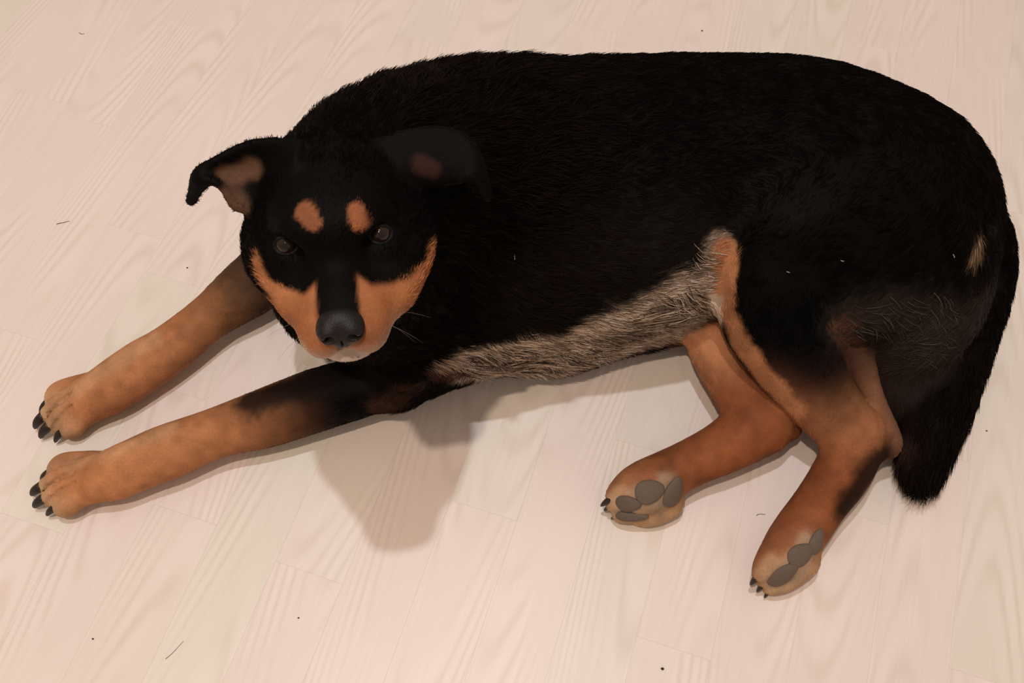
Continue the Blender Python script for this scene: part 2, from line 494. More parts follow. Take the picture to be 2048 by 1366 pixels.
# hind toes
HT = []
toe([(1312, 942, 0.046, 28), (1262, 964, 0.042, 26), (1228, 992, 0.032, 18)], RUST, group=HT)
toe([(1302, 968, 0.036, 30), (1256, 990, 0.032, 26), (1228, 1008, 0.023, 17)], PALE, group=HT)
toe([(1312, 992, 0.026, 32), (1270, 1015, 0.021, 26), (1240, 1028, 0.016, 17)], PALE, group=HT)
toe([(1335, 1005, 0.020, 32), (1302, 1026, 0.015, 24), (1275, 1034, 0.012, 16)], PALE, group=HT)
apply_group(HT, 0.0016, 0.006); HT = []
def px_claw(a, b, r):
    pa = P(*a); CLAWS.append((pa, P(*b), R(r, pa)))
px_claw((1224, 998, 0.032), (1201, 1013, 0.020), 9); px_claw((1226, 1012, 0.022), (1208, 1022, 0.010), 7); px_claw((1240, 1030, 0.014), (1222, 1038, 0.006), 7)
toe([(1592, 1068, 0.046, 30), (1548, 1108, 0.042, 27), (1522, 1146, 0.032, 19)], RUST, group=HT)
toe([(1598, 1095, 0.036, 32), (1558, 1130, 0.032, 27), (1530, 1158, 0.023, 18)], PALE, group=HT)
toe([(1608, 1118, 0.026, 33), (1572, 1152, 0.020, 27), (1542, 1172, 0.016, 18)], PALE, group=HT)
apply_group(HT, 0.0016, 0.006)
px_claw((1517, 1150, 0.030), (1500, 1170, 0.018), 10); px_claw((1528, 1164, 0.020), (1513, 1184, 0.008), 8); px_claw((1542, 1174, 0.014), (1528, 1196, 0.006), 7)

# ---------------- tail
chain([(1890, 400, 0.125, 76), (1965, 470, 0.090, 52), (1984, 560, 0.058, 40), (1958, 650, 0.046, 40), (1915, 740, 0.042, 50), (1875, 830, 0.040, 56), (1850, 905, 0.036, 48), (1842, 950, 0.028, 34)],
      k=0.015, hair=[0.012, 0.010, 0.011, 0.014, 0.017, 0.019, 0.02, 0.022], lift=0.3)

# ---------------- head
hell((0, -0.050, 0.000), (0.070, 0.085, 0.060), k=0.02, hair=0.008)                 # skull
hell((0, -0.014, 0.018), (0.054, 0.048, 0.034), k=0.02, hair=0.006, tilt=0.35)      # forehead
for sd in (1, -1):
    hell((sd * 0.054, -0.026, -0.026), (0.040, 0.058, 0.042), k=0.02, hair=0.012, lift=0.35)  # cheek
hell((0, 0.045, -0.013), (0.027, 0.060, 0.026), k=0.02, hair=0.003, tilt=-0.05)     # bridge of the nose
for sd in (1, -1):
    hell((sd * 0.020, 0.066, -0.030), (0.025, 0.042, 0.030), k=0.014, hair=0.004)   # upper lip
    hell((sd * (0.036 if sd > 0 else 0.043), 0.022, -0.034), (0.032, 0.044, 0.030), k=0.018, hair=0.006)   # side of the face
hell((0, 0.058, -0.057), (0.037, 0.042, 0.014), k=0.004, hair=0.003)                # lower jaw
hell((0, 0.010, -0.050), (0.045, 0.060, 0.028), k=0.02, hair=0.008)                 # throat side of the jaw
for sd in (1, -1):
    hell((sd * 0.025, 0.004, 0.034), (0.017, 0.018, 0.013), k=0.014, hair=0.004)    # brow
    hell((sd * 0.042, 0.021, 0.017), (0.015, 0.014, 0.011), k=0.010, sub=True)      # eye socket
    hell((sd * 0.041, 0.008, 0.002), (0.020, 0.021, 0.013), k=0.010, hair=0.004)   # under the eye

# ---------------- ears: thickened curved sheets
EAR_PTS = []
def ear(rows, thick, col_in, cam_side):
    """rows: lists of (px, py, z) from the base to the tip, each row across the flap"""
    G = np.array([[q if q[0] < 10 else P(q[0], q[1], q[2] + EYE_Z - 0.32) for q in row] for row in rows])
    pass     # (m, n, 3)
    m, n = G.shape[:2]
    A = np.array([catmull(G[i], 10) for i in range(m)])
    B = np.array([catmull(A[:, j], 14) for j in range(A.shape[1])])   # (across, along, 3)
    # dense points
    pts = []
    U = np.linspace(0, B.shape[0] - 1.001, 90); V = np.linspace(0, B.shape[1] - 1.001, 110)
    for u in U:
        i = int(u); fu = u - i
        row = B[i] * (1 - fu) + B[i + 1] * fu
        j = V.astype(int); fv = (V - j)[:, None]
        pts.append(row[j] * (1 - fv) + row[j + 1] * fv)
    pts = np.concatenate(pts)
    rad = thick
    w = int(math.ceil((rad + 2.5 * VOX) / VOX))
    off = np.stack(np.meshgrid(*[np.arange(-w, w + 1)] * 3, indexing='ij'), -1).reshape(-1, 3)
    flat = np.full(FIELD.size, 1.0, np.float32)
    for s in range(0, len(pts), 1500):
        q = pts[s:s + 1500]
        base = np.round((q - LO) / VOX).astype(int)
        idx = base[:, None, :] + off[None]
        ok = np.all((idx >= 0) & (idx < DIM), -1)
        d = np.linalg.norm(LO + idx * VOX - q[:, None, :], axis=-1) - rad
        fl = np.ravel_multi_index(np.clip(idx, 0, DIM - 1).transpose(2, 0, 1), DIM)
        np.minimum.at(flat, fl[ok], d[ok].astype(np.float32))
    e = flat.reshape(DIM)
    FIELD[...] = np.where(e < 0.9, smin(FIELD, e, 0.006), FIELD)
    EAR_PTS.append((pts, col_in))

EAR_IN = (0.105, 0.052, 0.030)
# the dog's right ear (left in the picture), lifted and folded over at the tip
ear([[(600, 285, 0.360), (590, 330, 0.357), (570, 395, 0.335)],
     [(545, 282, 0.357), (535, 330, 0.340), (525, 405, 0.325)],
     [(490, 290, 0.353), (480, 340, 0.335), (474, 418, 0.325)],
     [(430, 320, 0.347), (432, 345, 0.337), (446, 378, 0.335)],
     [(392, 344, 0.340), (404, 360, 0.340), (424, 362, 0.340)],
     [(384, 376, 0.325), (392, 382, 0.327), (402, 378, 0.330)],
     [(378, 403, 0.313), (381, 405, 0.313), (384, 404, 0.315)]], 0.0030, EAR_IN, 1)
# the dog's left ear (right in the picture), drooping along the neck
ear([[Hd(-0.030, -0.075, 0.030), Hd(-0.050, -0.055, 0.024), Hd(-0.066, -0.052, 0.010)],
     [Hd(-0.062, -0.082, 0.046), Hd(-0.072, -0.058, 0.028), Hd(-0.083, -0.050, 0.010)],
     [Hd(-0.098, -0.082, 0.050), Hd(-0.102, -0.058, 0.030), Hd(-0.107, -0.046, 0.014)],
     [Hd(-0.128, -0.076, 0.046), Hd(-0.126, -0.058, 0.034), Hd(-0.122, -0.038, 0.022)],
     [Hd(-0.142, -0.062, 0.036), Hd(-0.138, -0.050, 0.032), Hd(-0.132, -0.038, 0.026)],
     [Hd(-0.148, -0.044, 0.018), Hd(-0.145, -0.038, 0.018), Hd(-0.140, -0.034, 0.018)],
     [Hd(-0.150, -0.032, 0.002), Hd(-0.149, -0.030, 0.002), Hd(-0.147, -0.029, 0.002)]], 0.0030, EAR_IN, 1)

# ---------------- rest on the floor: nothing below the boards
Zg = AX[2][None, None, :]
FIELD[...] = np.maximum(FIELD, 0.0006 - Zg)

# ---------------- naive surface nets
def surface_nets(Fd):
    s = Fd < 0
    nx, ny, nz = Fd.shape
    c = [s[i:nx - 1 + i, j:ny - 1 + j, k:nz - 1 + k] for i in (0, 1) for j in (0, 1) for k in (0, 1)]
    cnt = sum(x.astype(np.uint8) for x in c)
    act = (cnt > 0) & (cnt < 8)
    ids = np.argwhere(act)
    idmap = np.full(act.shape, -1, np.int32)
    idmap[act] = np.arange(len(ids))
    acc = np.zeros((len(ids), 3)); num = np.zeros(len(ids))
    cor = np.array([(i, j, k) for i in (0, 1) for j in (0, 1) for k in (0, 1)])
    vals = [Fd[ids[:, 0] + q[0], ids[:, 1] + q[1], ids[:, 2] + q[2]] for q in cor]
    for a in range(8):
        for b in range(a + 1, 8):
            if abs(cor[a] - cor[b]).sum() != 1: continue
            va, vb = vals[a], vals[b]
            m = (va < 0) != (vb < 0)
            t = np.where(m, va / np.where(m, va - vb, 1), 0)
            pt = cor[a] + t[:, None] * (cor[b] - cor[a])
            acc[m] += pt[m]; num[m] += 1
    V = LO + (ids + acc / num[:, None]) * VOX
    quads = []
    for ax in range(3):
        o = [1, 2, 0][ax], [2, 0, 1][ax]
        sl0 = [slice(None)] * 3; sl1 = [slice(None)] * 3
        sl0[ax] = slice(0, -1); sl1[ax] = slice(1, None)
        a = s[tuple(sl0)]; b = s[tuple(sl1)]
        e = np.argwhere(a != b)
        e = e[(e[:, o[0]] > 0) & (e[:, o[1]] > 0) & (e[:, o[0]] < Fd.shape[o[0]] - 1) & (e[:, o[1]] < Fd.shape[o[1]] - 1)]
        ina = s[e[:, 0], e[:, 1], e[:, 2]]
        q = []
        for (du, dv) in ((0, 0), (-1, 0), (-1, -1), (0, -1)):
            p = e.copy(); p[:, o[0]] += du; p[:, o[1]] += dv
            q.append(idmap[p[:, 0], p[:, 1], p[:, 2]])
        q = np.stack(q, 1)
        q[~ina] = q[~ina][:, ::-1]
        quads.append(q)
    Q = np.concatenate(quads)
    return V, Q[(Q >= 0).all(1)]

VB, QB = surface_nets(FIELD)
# keep the largest connected piece
def largest(V, Q):
    lab = np.arange(len(V))
    for _ in range(400):
        m = lab[Q].min(1)
        new = lab.copy()
        for k in range(4): np.minimum.at(new, Q[:, k], m)
        new = new[new]
        if np.array_equal(new, lab): break
        lab = new
    u, c = np.unique(lab, return_counts=True)
    keep = lab == u[c.argmax()]
    mp = np.cumsum(keep) - 1
    return V[keep], mp[Q[keep[Q].all(1)]]
VB, QB = largest(VB, QB)
# light smoothing
def smooth(V, Q, it=2, f=0.5):
    E = np.concatenate([Q[:, [0, 1]], Q[:, [1, 2]], Q[:, [2, 3]], Q[:, [3, 0]]])
    E = np.concatenate([E, E[:, ::-1]])
    deg = np.bincount(E[:, 0], minlength=len(V))[:, None]
    for _ in range(it):
        A = np.zeros_like(V)
        for k in range(3): A[:, k] = np.bincount(E[:, 0], weights=V[E[:, 1], k], minlength=len(V))
        V = V + f * (A / np.maximum(deg, 1) - V)
    return V
VB = smooth(VB, QB, 2)
VB[:, 2] = np.maximum(VB[:, 2], 0.0004)
FN = np.cross(VB[QB[:, 2]] - VB[QB[:, 0]], VB[QB[:, 3]] - VB[QB[:, 1]])
FA = np.linalg.norm(FN, axis=1) / 2
VN = np.zeros_like(VB)
for k in range(4):
    for c in range(3):
        VN[:, c] += np.bincount(QB[:, k], weights=FN[:, c], minlength=len(VB))
VN /= np.linalg.norm(VN, axis=1)[:, None] + 1e-12
print('body', len(VB), len(QB))

# ---------------- coat: colour, length, direction, lift on every vertex
def coat(V, Nn):
    V = V.astype(np.float32)
    tau = 0.006
    dmin = np.full(len(V), 1e9)
    ds = []
    for a in ATTR:
        if a[0] == 'seg':
            s0, s1 = a[1], a[2]
            ab = s1[:3] - s0[:3]
            t = np.clip((V - s0[:3]) @ ab / (ab @ ab + 1e-12), 0, 1)
            d = np.linalg.norm(V - s0[:3] - t[:, None] * ab, axis=1) - (s0[3] + (s1[3] - s0[3]) * t)
        else:
            c, A, r = a[1], a[2], a[3]
            q = (V - c) @ A.T
            k0 = np.linalg.norm(q / r, axis=1); k1 = np.linalg.norm(q / r ** 2, axis=1)
            d = k0 * (k0 - 1) / (k1 + 1e-9); t = None
        ds.append((d.astype(np.float32), t))
        dmin = np.minimum(dmin, d)
    col = np.zeros((len(V), 3)); hl = np.zeros(len(V)); fl = np.zeros((len(V), 3)); lf = np.zeros(len(V)); ws = np.zeros(len(V))
    for a, (d, t) in zip(ATTR, ds):
        w = np.exp(-np.clip((d - dmin) / tau, 0, 30))
        if a[0] == 'seg':
            s0, s1 = a[1], a[2]
            cc = s0[4:7] + t[:, None] * (s1[4:7] - s0[4:7]); hh = s0[7] + t * (s1[7] - s0[7])
            f, li = a[3], a[4]
        else:
            cc = np.array(a[4])[None]; hh = a[5]; f, li = a[6], a[7]
        col += w[:, None] * cc; hl += w * hh; fl += w[:, None] * f; lf += w * li; ws += w
    return col / ws[:, None], hl / ws, fl, lf / ws

COL, HL, FLOW, LIFT = coat(VB, VN)

def sstep(a, b, x):
    t = np.clip((x - a) / (b - a), 0, 1)
    return t * t * (3 - 2 * t)

def lattice_noise(V, s, seed=0):
    q = V * s
    i = np.floor(q).astype(np.int64); f = q - i; f = f * f * (3 - 2 * f)
    out = 0
    for dx in (0, 1):
        for dy in (0, 1):
            for dz in (0, 1):
                h = (i[:, 0] + dx) * 73856093 ^ (i[:, 1] + dy) * 19349663 ^ (i[:, 2] + dz) * 83492791 ^ (seed * 2654435761)
                h = ((h ^ (h >> 13)) * 1274126177) & 0xffffff
                r = h / 0xffffff
                out = out + r * (f[:, 0] if dx else 1 - f[:, 0]) * (f[:, 1] if dy else 1 - f[:, 1]) * (f[:, 2] if dz else 1 - f[:, 2])
    return out

def paint(mask, c):
    global COL
    COL = COL * (1 - mask[:, None]) + np.array(c)[None] * mask[:, None]

def head_coords(V):
    q = (V - EYE_MID) / HS
    return q @ HR, q @ HF, q @ HU

def blob(r, f, u, c, rad, soft=0.35):
    d = np.sqrt(((r - c[0]) / rad[0]) ** 2 + ((f - c[1]) / rad[1]) ** 2 + ((u - c[2]) / rad[2]) ** 2)
    return 1 - sstep(1 - soft, 1 + soft, d)

hr, hf, hu = head_coords(VB)
nz1 = lattice_noise(VB, 220, 1) - 0.5
nz2 = lattice_noise(VB, 60, 2) - 0.5
in_head = (hf > -0.12) & (np.abs(hr) < 0.12) & (hu > -0.10) & (hu < 0.10) & (hf < 0.14)
near_head = np.zeros(len(VB), bool)
dh = np.sqrt((hr / 0.10) ** 2 + ((hf - 0.0) / 0.125) ** 2 + ((hu + 0.02) / 0.085) ** 2)
near_head = dh < 1
ar = np.abs(hr)
from mathutils.bvhtree import BVHTree
TREE = BVHTree.FromPolygons([tuple(v) for v in VB], [tuple(q) for q in QB.tolist()])
def hit(px, py):
    d = FWD * FPX + RGT * (px - W / 2) + UPV * (H / 2 - py)
    loc, n, i, t = TREE.ray_cast(Vector(CAM), Vector(d).normalized())
    if loc is None or loc.z < 0.002:
        return None, None
    return np.array(loc), np.array(n)

def stroke(poly, rad, soft, where=None):
    """mask around a line that runs over the coat through the points seen at these pixels"""
    pts = []
    for (a, b) in zip(poly[:-1], poly[1:]):
        for t in np.linspace(0, 1, 7):
            h, n = hit(a[0] + (b[0] - a[0]) * t, a[1] + (b[1] - a[1]) * t)
            if h is not None: pts.append(h)
    d = np.full(len(VB), 9.0)
    for p in pts:
        d = np.minimum(d, np.linalg.norm(VB - p, axis=1))
    d = d * (1 + 0.35 * nz1) + 0.006 * nz2
    m = 1 - sstep(rad * (1 - soft), rad * (1 + soft), d)
    if where is not None: m = m * where
    return m

def head_markings():
    m = near_head.astype(float)
    # tan sides of the muzzle and cheeks, dark bridge
    down = 0.788 * hf - 0.616 * hu + 0.003 * nz2
    side = sstep(0.0165, 0.0215, ar) * sstep(0.043, 0.052, down + 0.9 * np.clip(0.030 - ar, 0, 1)) * sstep(0.0, 0.02, hf)
    lower = (1 - sstep(-0.036, -0.026, hu)) * sstep(0.035, 0.05, hf)
    under = (1 - sstep(-0.016, -0.010, hu)) * sstep(0.072, 0.082, hf)
    t = np.clip(np.maximum.reduce([side, lower, under]), 0, 1) * m
    paint(t, (0.34, 0.130, 0.055))
    paint(stroke([(514, 525), (528, 562), (556, 592), (600, 612)], 0.0060, 0.35, m), (0.37, 0.150, 0.064))
    paint(stroke([(860, 512), (852, 550), (832, 580), (800, 600), (760, 615)], 0.0100, 0.30, m), (0.36, 0.140, 0.058))
    paint(stroke([(800, 625), (770, 650)], 0.008, 0.35, m), (0.34, 0.130, 0.055))
    rust = blob(ar, hf, hu, (0.030, 0.060, -0.020), (0.018, 0.03, 0.02), 0.6) * t
    paint(rust * 0.5, RUST)
    # eyebrow spots
    paint(stroke([(613, 424), (628, 444)], 0.0056, 0.3, m), (0.22, 0.082, 0.035))
    paint(stroke([(713, 422), (718, 448)], 0.0060, 0.3, m), (0.26, 0.094, 0.041))
    # pale lips and chin
    lip = (1 - sstep(-0.042, -0.018, hu)) * sstep(0.058, 0.085, hf) * m
    paint(lip * 0.70, (0.52, 0.38, 0.29))
    paint((1 - sstep(-0.054, -0.034, hu)) * sstep(0.050, 0.075, hf) * m * 0.80, WHITE)
    paint(stroke([(603, 690), (620, 708), (645, 722)], 0.0065, 0.6, m) * 0.6, (0.52, 0.38, 0.29))
    paint(stroke([(730, 720), (760, 710), (784, 690)], 0.0060, 0.6, m) * 0.6, WHITE)
    paint(stroke([(655, 718), (680, 716), (716, 715)], 0.0013, 0.5, m), (0.05, 0.03, 0.025))
    paint(stroke([(681, 696), (683, 712)], 0.0018, 0.5, m) * 0.7, (0.05, 0.03, 0.025))
head_markings()

lowz = (VB[:, 2] < 0.2).astype(float)
# grey belly
paint(stroke([(885, 735), (920, 728)], 0.012, 0.4), (0.40, 0.29, 0.21))
paint(stroke([(950, 722), (1000, 712)], 0.022, 0.35), (0.46, 0.345, 0.265))
paint(stroke([(1040, 706), (1120, 692), (1210, 660), (1300, 632), (1355, 600)], 0.033, 0.30), (0.46, 0.345, 0.265))
paint(stroke([(960, 735), (1050, 742), (1120, 735), (1200, 705), (1260, 690), (1320, 672), (1360, 645)], 0.026, 0.4), (0.40, 0.30, 0.23))
paint(stroke([(870, 748), (930, 742)], 0.008, 0.5), (0.08, 0.035, 0.025))
paint(stroke([(760, 815), (800, 800), (825, 775)], 0.012, 0.6) * 0.8, (0.055, 0.026, 0.017))
paint(stroke([(1080, 600), (1200, 540), (1330, 500)], 0.045, 0.9) * 0.55, (0.016, 0.012, 0.010))
# dark upper side of the near foreleg
paint(stroke([(500, 800), (560, 780), (640, 762), (720, 750)], 0.017, 0.6) * 0.92, (0.008, 0.005, 0.004))
paint(stroke([(1395, 600), (1415, 545), (1432, 495)], 0.013, 0.45), (0.27, 0.20, 0.15))
# the tan front edge of the near shank
paint(stroke([(1447, 505), (1444, 560), (1450, 620), (1482, 690), (1530, 760), (1590, 820)], 0.0125, 0.35), (0.38, 0.165, 0.075))
paint(stroke([(1425, 600), (1432, 625)], 0.010, 0.4), (0.55, 0.40, 0.30))
# grizzled hair behind the thighs, the tan patch beside the tail
paint(stroke([(1720, 640), (1800, 630), (1870, 640), (1840, 700)], 0.028, 0.7) * 0.55, (0.045, 0.035, 0.029))
paint(stroke([(1690, 650), (1710, 690)], 0.014, 0.5) * 0.8, (0.10, 0.045, 0.028))
paint(stroke([(1960, 470), (1957, 495), (1950, 515)], 0.0055, 0.7) * 0.65, (0.26, 0.17, 0.10))
paint(stroke([(1768, 912), (1738, 946), (1714, 984), (1692, 1014)], 0.016, 0.6) * 0.95, (0.012, 0.006, 0.004))  # black back of the near hind foot, with its shading painted in
# pale fur between the pads
for q in ([(1230, 1010), (1270, 1020), (1320, 1015)], [(1275, 992), (1320, 1005)], [(1330, 965), (1325, 1000)], [(1545, 1150), (1590, 1125)], [(1560, 1170), (1610, 1140)], [(1615, 1085), (1620, 1110)]):
    paint(stroke(q, 0.010, 0.6) * 0.7, (0.42, 0.30, 0.20))
# pale toes
for q in ([(1240, 985), (1215, 1010)], [(1545, 1125), (1510, 1160)]):
    paint(stroke(q, 0.008, 0.5) * 0.6, PALE)

# paler tone along the top of the front feet
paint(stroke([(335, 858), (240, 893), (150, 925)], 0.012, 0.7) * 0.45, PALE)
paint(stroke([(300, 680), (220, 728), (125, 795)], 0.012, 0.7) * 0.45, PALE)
# uneven tone of the tan hair
_tone = 1 + 0.42 * (lattice_noise(VB, 34, 11) - 0.5) + 0.40 * (lattice_noise(VB, 110, 12) - 0.5)
COL = COL * np.where(COL.sum(1) > 0.1, _tone, 1.0)[:, None]

# ears
for pts, cin in EAR_PTS:
    lo, hi = pts.min(0) - 0.008, pts.max(0) + 0.008
    m = np.all((VB > lo) & (VB < hi), 1)
    idx = np.where(m)[0]
    sub = pts[::7]
    d2 = np.full(len(idx), 1e9)
    for s in range(0, len(sub), 300):
        d2 = np.minimum(d2, ((VB[idx][:, None] - sub[None, s:s + 300]) ** 2).sum(-1).min(1))
    on = idx[d2 < 0.0062 ** 2]
    HL[on] = 0.004; LIFT[on] = 0.12
paint(stroke([(455, 352), (480, 345), (500, 335)], 0.0085, 0.4), EAR_IN)
paint(stroke([(458, 395), (468, 415)], 0.009, 0.4) * 0.8, EAR_IN)
paint(stroke([(842, 322), (866, 336)], 0.0060, 0.6) * 0.7, (0.045, 0.018, 0.014))

body_mat, N_, L_, B_ = mat_new('short_fur_undercoat')
B_.inputs['Roughness'].default_value = 0.65
B_.inputs['Specular IOR Level'].default_value = 0.06
vc = N_.new('ShaderNodeAttribute'); vc.attribute_name = 'coat'
nzt = N_.new('ShaderNodeTexNoise'); nzt.inputs['Scale'].default_value = 420.0
tcn = N_.new('ShaderNodeTexCoord'); L_.new(tcn.outputs['Object'], nzt.inputs['Vector'])
mxn = N_.new('ShaderNodeMixRGB'); mxn.blend_type = 'MULTIPLY'; mxn.inputs[0].default_value = 0.35
L_.new(vc.outputs['Color'], mxn.inputs[1]); L_.new(nzt.outputs['Fac'], mxn.inputs[2])
L_.new(mxn.outputs[0], B_.inputs['Base Color'])
bpn = N_.new('ShaderNodeBump'); bpn.inputs['Strength'].default_value = 0.3; bpn.inputs['Distance'].default_value = 0.001
L_.new(nzt.outputs['Fac'], bpn.inputs['Height']); L_.new(bpn.outputs[0], B_.inputs['Normal'])

dog = bpy.data.objects.new('dog', None)
base = P(1200, 480, 0.0); base[2] = 0
dog.empty_display_size = 0.1
scene.collection.objects.link(dog)
dog['label'] = 'black and tan dog lying on the pale floor looking up'
dog['category'] = 'dog'

me = bpy.data.meshes.new('body')
me.vertices.add(len(VB)); me.vertices.foreach_set('co', VB.ravel())
me.loops.add(QB.size); me.loops.foreach_set('vertex_index', QB.ravel().astype(np.int32))
me.polygons.add(len(QB)); me.polygons.foreach_set('loop_start', np.arange(0, QB.size, 4, dtype=np.int32))
me.polygons.foreach_set('use_smooth', np.ones(len(QB), bool))
me.update(calc_edges=True); me.validate()
ca = me.color_attributes.new('coat', 'FLOAT_COLOR', 'POINT')
ca.data.foreach_set('color', np.concatenate([COL, np.ones((len(COL), 1))], 1).ravel().astype(np.float32))
me.materials.append(body_mat)
body = bpy.data.objects.new('body', me)
scene.collection.objects.link(body); body.parent = dog

# ---------------- nose leather, in a fine field of its own
def with_field(c, half, vox, fn):
    global FIELD, LO, HI, DIM, AX, VOX, ATTR
    sv = (FIELD, LO, HI, DIM, AX, VOX, ATTR)
    VOX = vox; LO = np.asarray(c) - half; HI = np.asarray(c) + half
    DIM = np.ceil((HI - LO) / VOX).astype(int)
    FIELD = np.full(DIM, 1.0, np.float32); AX = [LO[k] + VOX * np.arange(DIM[k]) for k in range(3)]; ATTR = []
    fn()
    V, Q = surface_nets(FIELD)
    V = smooth(V, Q, 1)
    FIELD, LO, HI, DIM, AX, VOX, ATTR = sv
    return V, Q

def nose_shape():
    hell((0, 0.093, -0.006), (0.0200, 0.014, 0.0150), k=0.004, tilt=-0.1)
    hell((0.0105, 0.100, -0.008), (0.0110, 0.012, 0.0115), k=0.005)
    hell((-0.0105, 0.100, -0.008), (0.0110, 0.012, 0.0115), k=0.005)
    hell((0, 0.100, -0.016), (0.011, 0.011, 0.012), k=0.005)
    for sd in (1, -1):
        hell((sd * 0.0100, 0.1120, -0.0070), (0.0042, 0.0065, 0.0040), k=0.003, sub=True)
        hell((sd * 0.0165, 0.1060, -0.0100), (0.0060, 0.0050, 0.0018), k=0.003, sub=True)
    hell((0, 0.112, -0.020), (0.0009, 0.006, 0.012), k=0.002, sub=True)
Vn, Qn = with_field(Hd(0, 0.098, -0.004), 0.030, 0.0008, nose_shape)
nose_mat = simple_mat('nose_leather', (0.0075, 0.0055, 0.0050), 0.48, 0.26, 0.4, 1400.0, 0.35)
nose = mesh_obj('nose', Vn, Qn.tolist(), nose_mat, dog)
nose['label'] = 'dark leathery nose'

# ---------------- eyes
eye_mat, N_, L_, B_ = mat_new('dark_brown_eye')
B_.inputs['Roughness'].default_value = 0.06
B_.inputs['Specular IOR Level'].default_value = 0.35
tcn = N_.new('ShaderNodeTexCoord')
ln = N_.new('ShaderNodeVectorMath'); ln.operation = 'LENGTH'
mpn = N_.new('ShaderNodeMapping'); mpn.inputs['Scale'].default_value = (1, 1, 0)
L_.new(tcn.outputs['Object'], mpn.inputs['Vector']); L_.new(mpn.outputs[0], ln.inputs[0])
rp = N_.new('ShaderNodeValToRGB')
els = rp.color_ramp.elements
els[0].position = 0.0035; els[0].color = (0.002, 0.0015, 0.001, 1)
els[1].position = 0.0042; els[1].color = (0.022, 0.010, 0.005, 1)
e = els.new(0.0074); e.color = (0.014, 0.006, 0.003, 1)
e = els.new(0.0080); e.color = (0.010, 0.008, 0.008, 1)
L_.new(ln.outputs['Value'], rp.inputs[0]); L_.new(rp.outputs[0], B_.inputs['Base Color'])
lid_mat = simple_mat('eyelid_skin', (0.0035, 0.0028, 0.0026), 0.6, 0.15, 0.3, 900.0, 0.2)

def uv_sphere(nu=32, nv=20):
    V = [(0, 0, 1)]
    for i in range(1, nv):
        th = math.pi * i / nv
        for j in range(nu):
            ph = 2 * math.pi * j / nu
            V.append((math.sin(th) * math.cos(ph), math.sin(th) * math.sin(ph), math.cos(th)))
    V.append((0, 0, -1))
    F = [(0, 1 + j, 1 + (j + 1) % nu) for j in range(nu)]
    for i in range(nv - 2):
        for j in range(nu):
            a = 1 + i * nu + j; b = 1 + i * nu + (j + 1) % nu
            F.append((a, a + nu, b + nu, b))
    last = len(V) - 1; o = 1 + (nv - 2) * nu
    F += [(last, o + (j + 1) % nu, o + j) for j in range(nu)]
    return np.array(V), F

def frame(z, x):
    z = nrm(z); x = nrm(np.asarray(x) - z * np.dot(x, z)); y = np.cross(z, x)
    return x, y, z

ER = 0.0112 * HS
SV, SF = uv_sphere(40, 28)
for sd in (1, -1):
    c = Hd(sd * 0.0425, 0.0095, 0.0145)
    gaze = nrm(nrm(CAM - c) * 0.75 + HF * 0.35 + HR * sd * 0.12)
    ex, ey, ez = frame(gaze, HR)
    V = SV * ER
    V[:, 2] += 0.0012 * np.exp(-((V[:, 0] ** 2 + V[:, 1] ** 2) / 0.006 ** 2)) * (V[:, 2] > 0)   # cornea
    eo = mesh_obj('eye', V, SF, eye_mat, dog)
    eo.matrix_world = Matrix(((ex[0], ey[0], ez[0], c[0]), (ex[1], ey[1], ez[1], c[1]), (ex[2], ey[2], ez[2], c[2]), (0, 0, 0, 1)))
    eo['label'] = 'glossy dark brown eye'
    # eyelids: an almond ring around the ball
    VV, FF = [], []
    n, mm = 40, 8
    for i in range(n):
        a = 2 * math.pi * i / n
        aw, ah = 0.0094, 0.0072 if math.sin(a) > 0 else 0.0068
        x, y = aw * math.cos(a), ah * math.sin(a)
        z = math.sqrt(max(0.0114 ** 2 - x * x - y * y, 1e-8))
        cen = np.array([x, y, z]); rad = nrm(np.array([x, y, 0])); out = nrm(cen)
        for j in range(mm):
            b = 2 * math.pi * j / mm
            VV.append((cen + rad * (0.0017 * math.cos(b) + 0.0008) + out * 0.0011 * math.sin(b)) * HS)
    for i in range(n):
        for j in range(mm):
            FF.append((i * mm + j, ((i + 1) % n) * mm + j, ((i + 1) % n) * mm + (j + 1) % mm, i * mm + (j + 1) % mm))
    lo_ = mesh_obj('eyelid', VV, FF, lid_mat, eo)

# ---------------- claws
claw_mat = simple_mat('dark_horn_claw', (0.026, 0.016, 0.010), 0.5, 0.3, 0.5, 700.0, 0.15)
for (a, b, rp_) in CLAWS:
    pa, pb, r = np.array(a), np.array(b), rp_
    ax = nrm(pb - pa); ln_ = np.linalg.norm(pb - pa)
    pa = pa - ax * ln_ * 0.35
    x, y, z = frame(ax, (0, 0, 1))
    V, F = [], []
    n, mm = 12, 8
    for j in range(mm + 1):
        t = j / mm
        rr = r * (1 - t ** 2.2) ** 0.5 * (1 - 0.35 * t) + 0.0003
        cen = pa + (pb - pa) * t + x * (0.14 * ln_ * math.sin(math.pi * t))
        for i in range(n):
            q = 2 * math.pi * i / n
            V.append(cen + x * math.cos(q) * rr * 1.15 + y * math.sin(q) * rr * 0.85)
    for j in range(mm):
        for i in range(n):
            F.append((j * n + i, j * n + (i + 1) % n, (j + 1) * n + (i + 1) % n, (j + 1) * n + i))
    F.append(tuple(range(n))[::-1]); F.append(tuple(mm * n + i for i in range(n)))
    V = np.array(V); V[:, 2] = np.maximum(V[:, 2], 0.0008)
    mesh_obj('claw', V, F, claw_mat, dog)

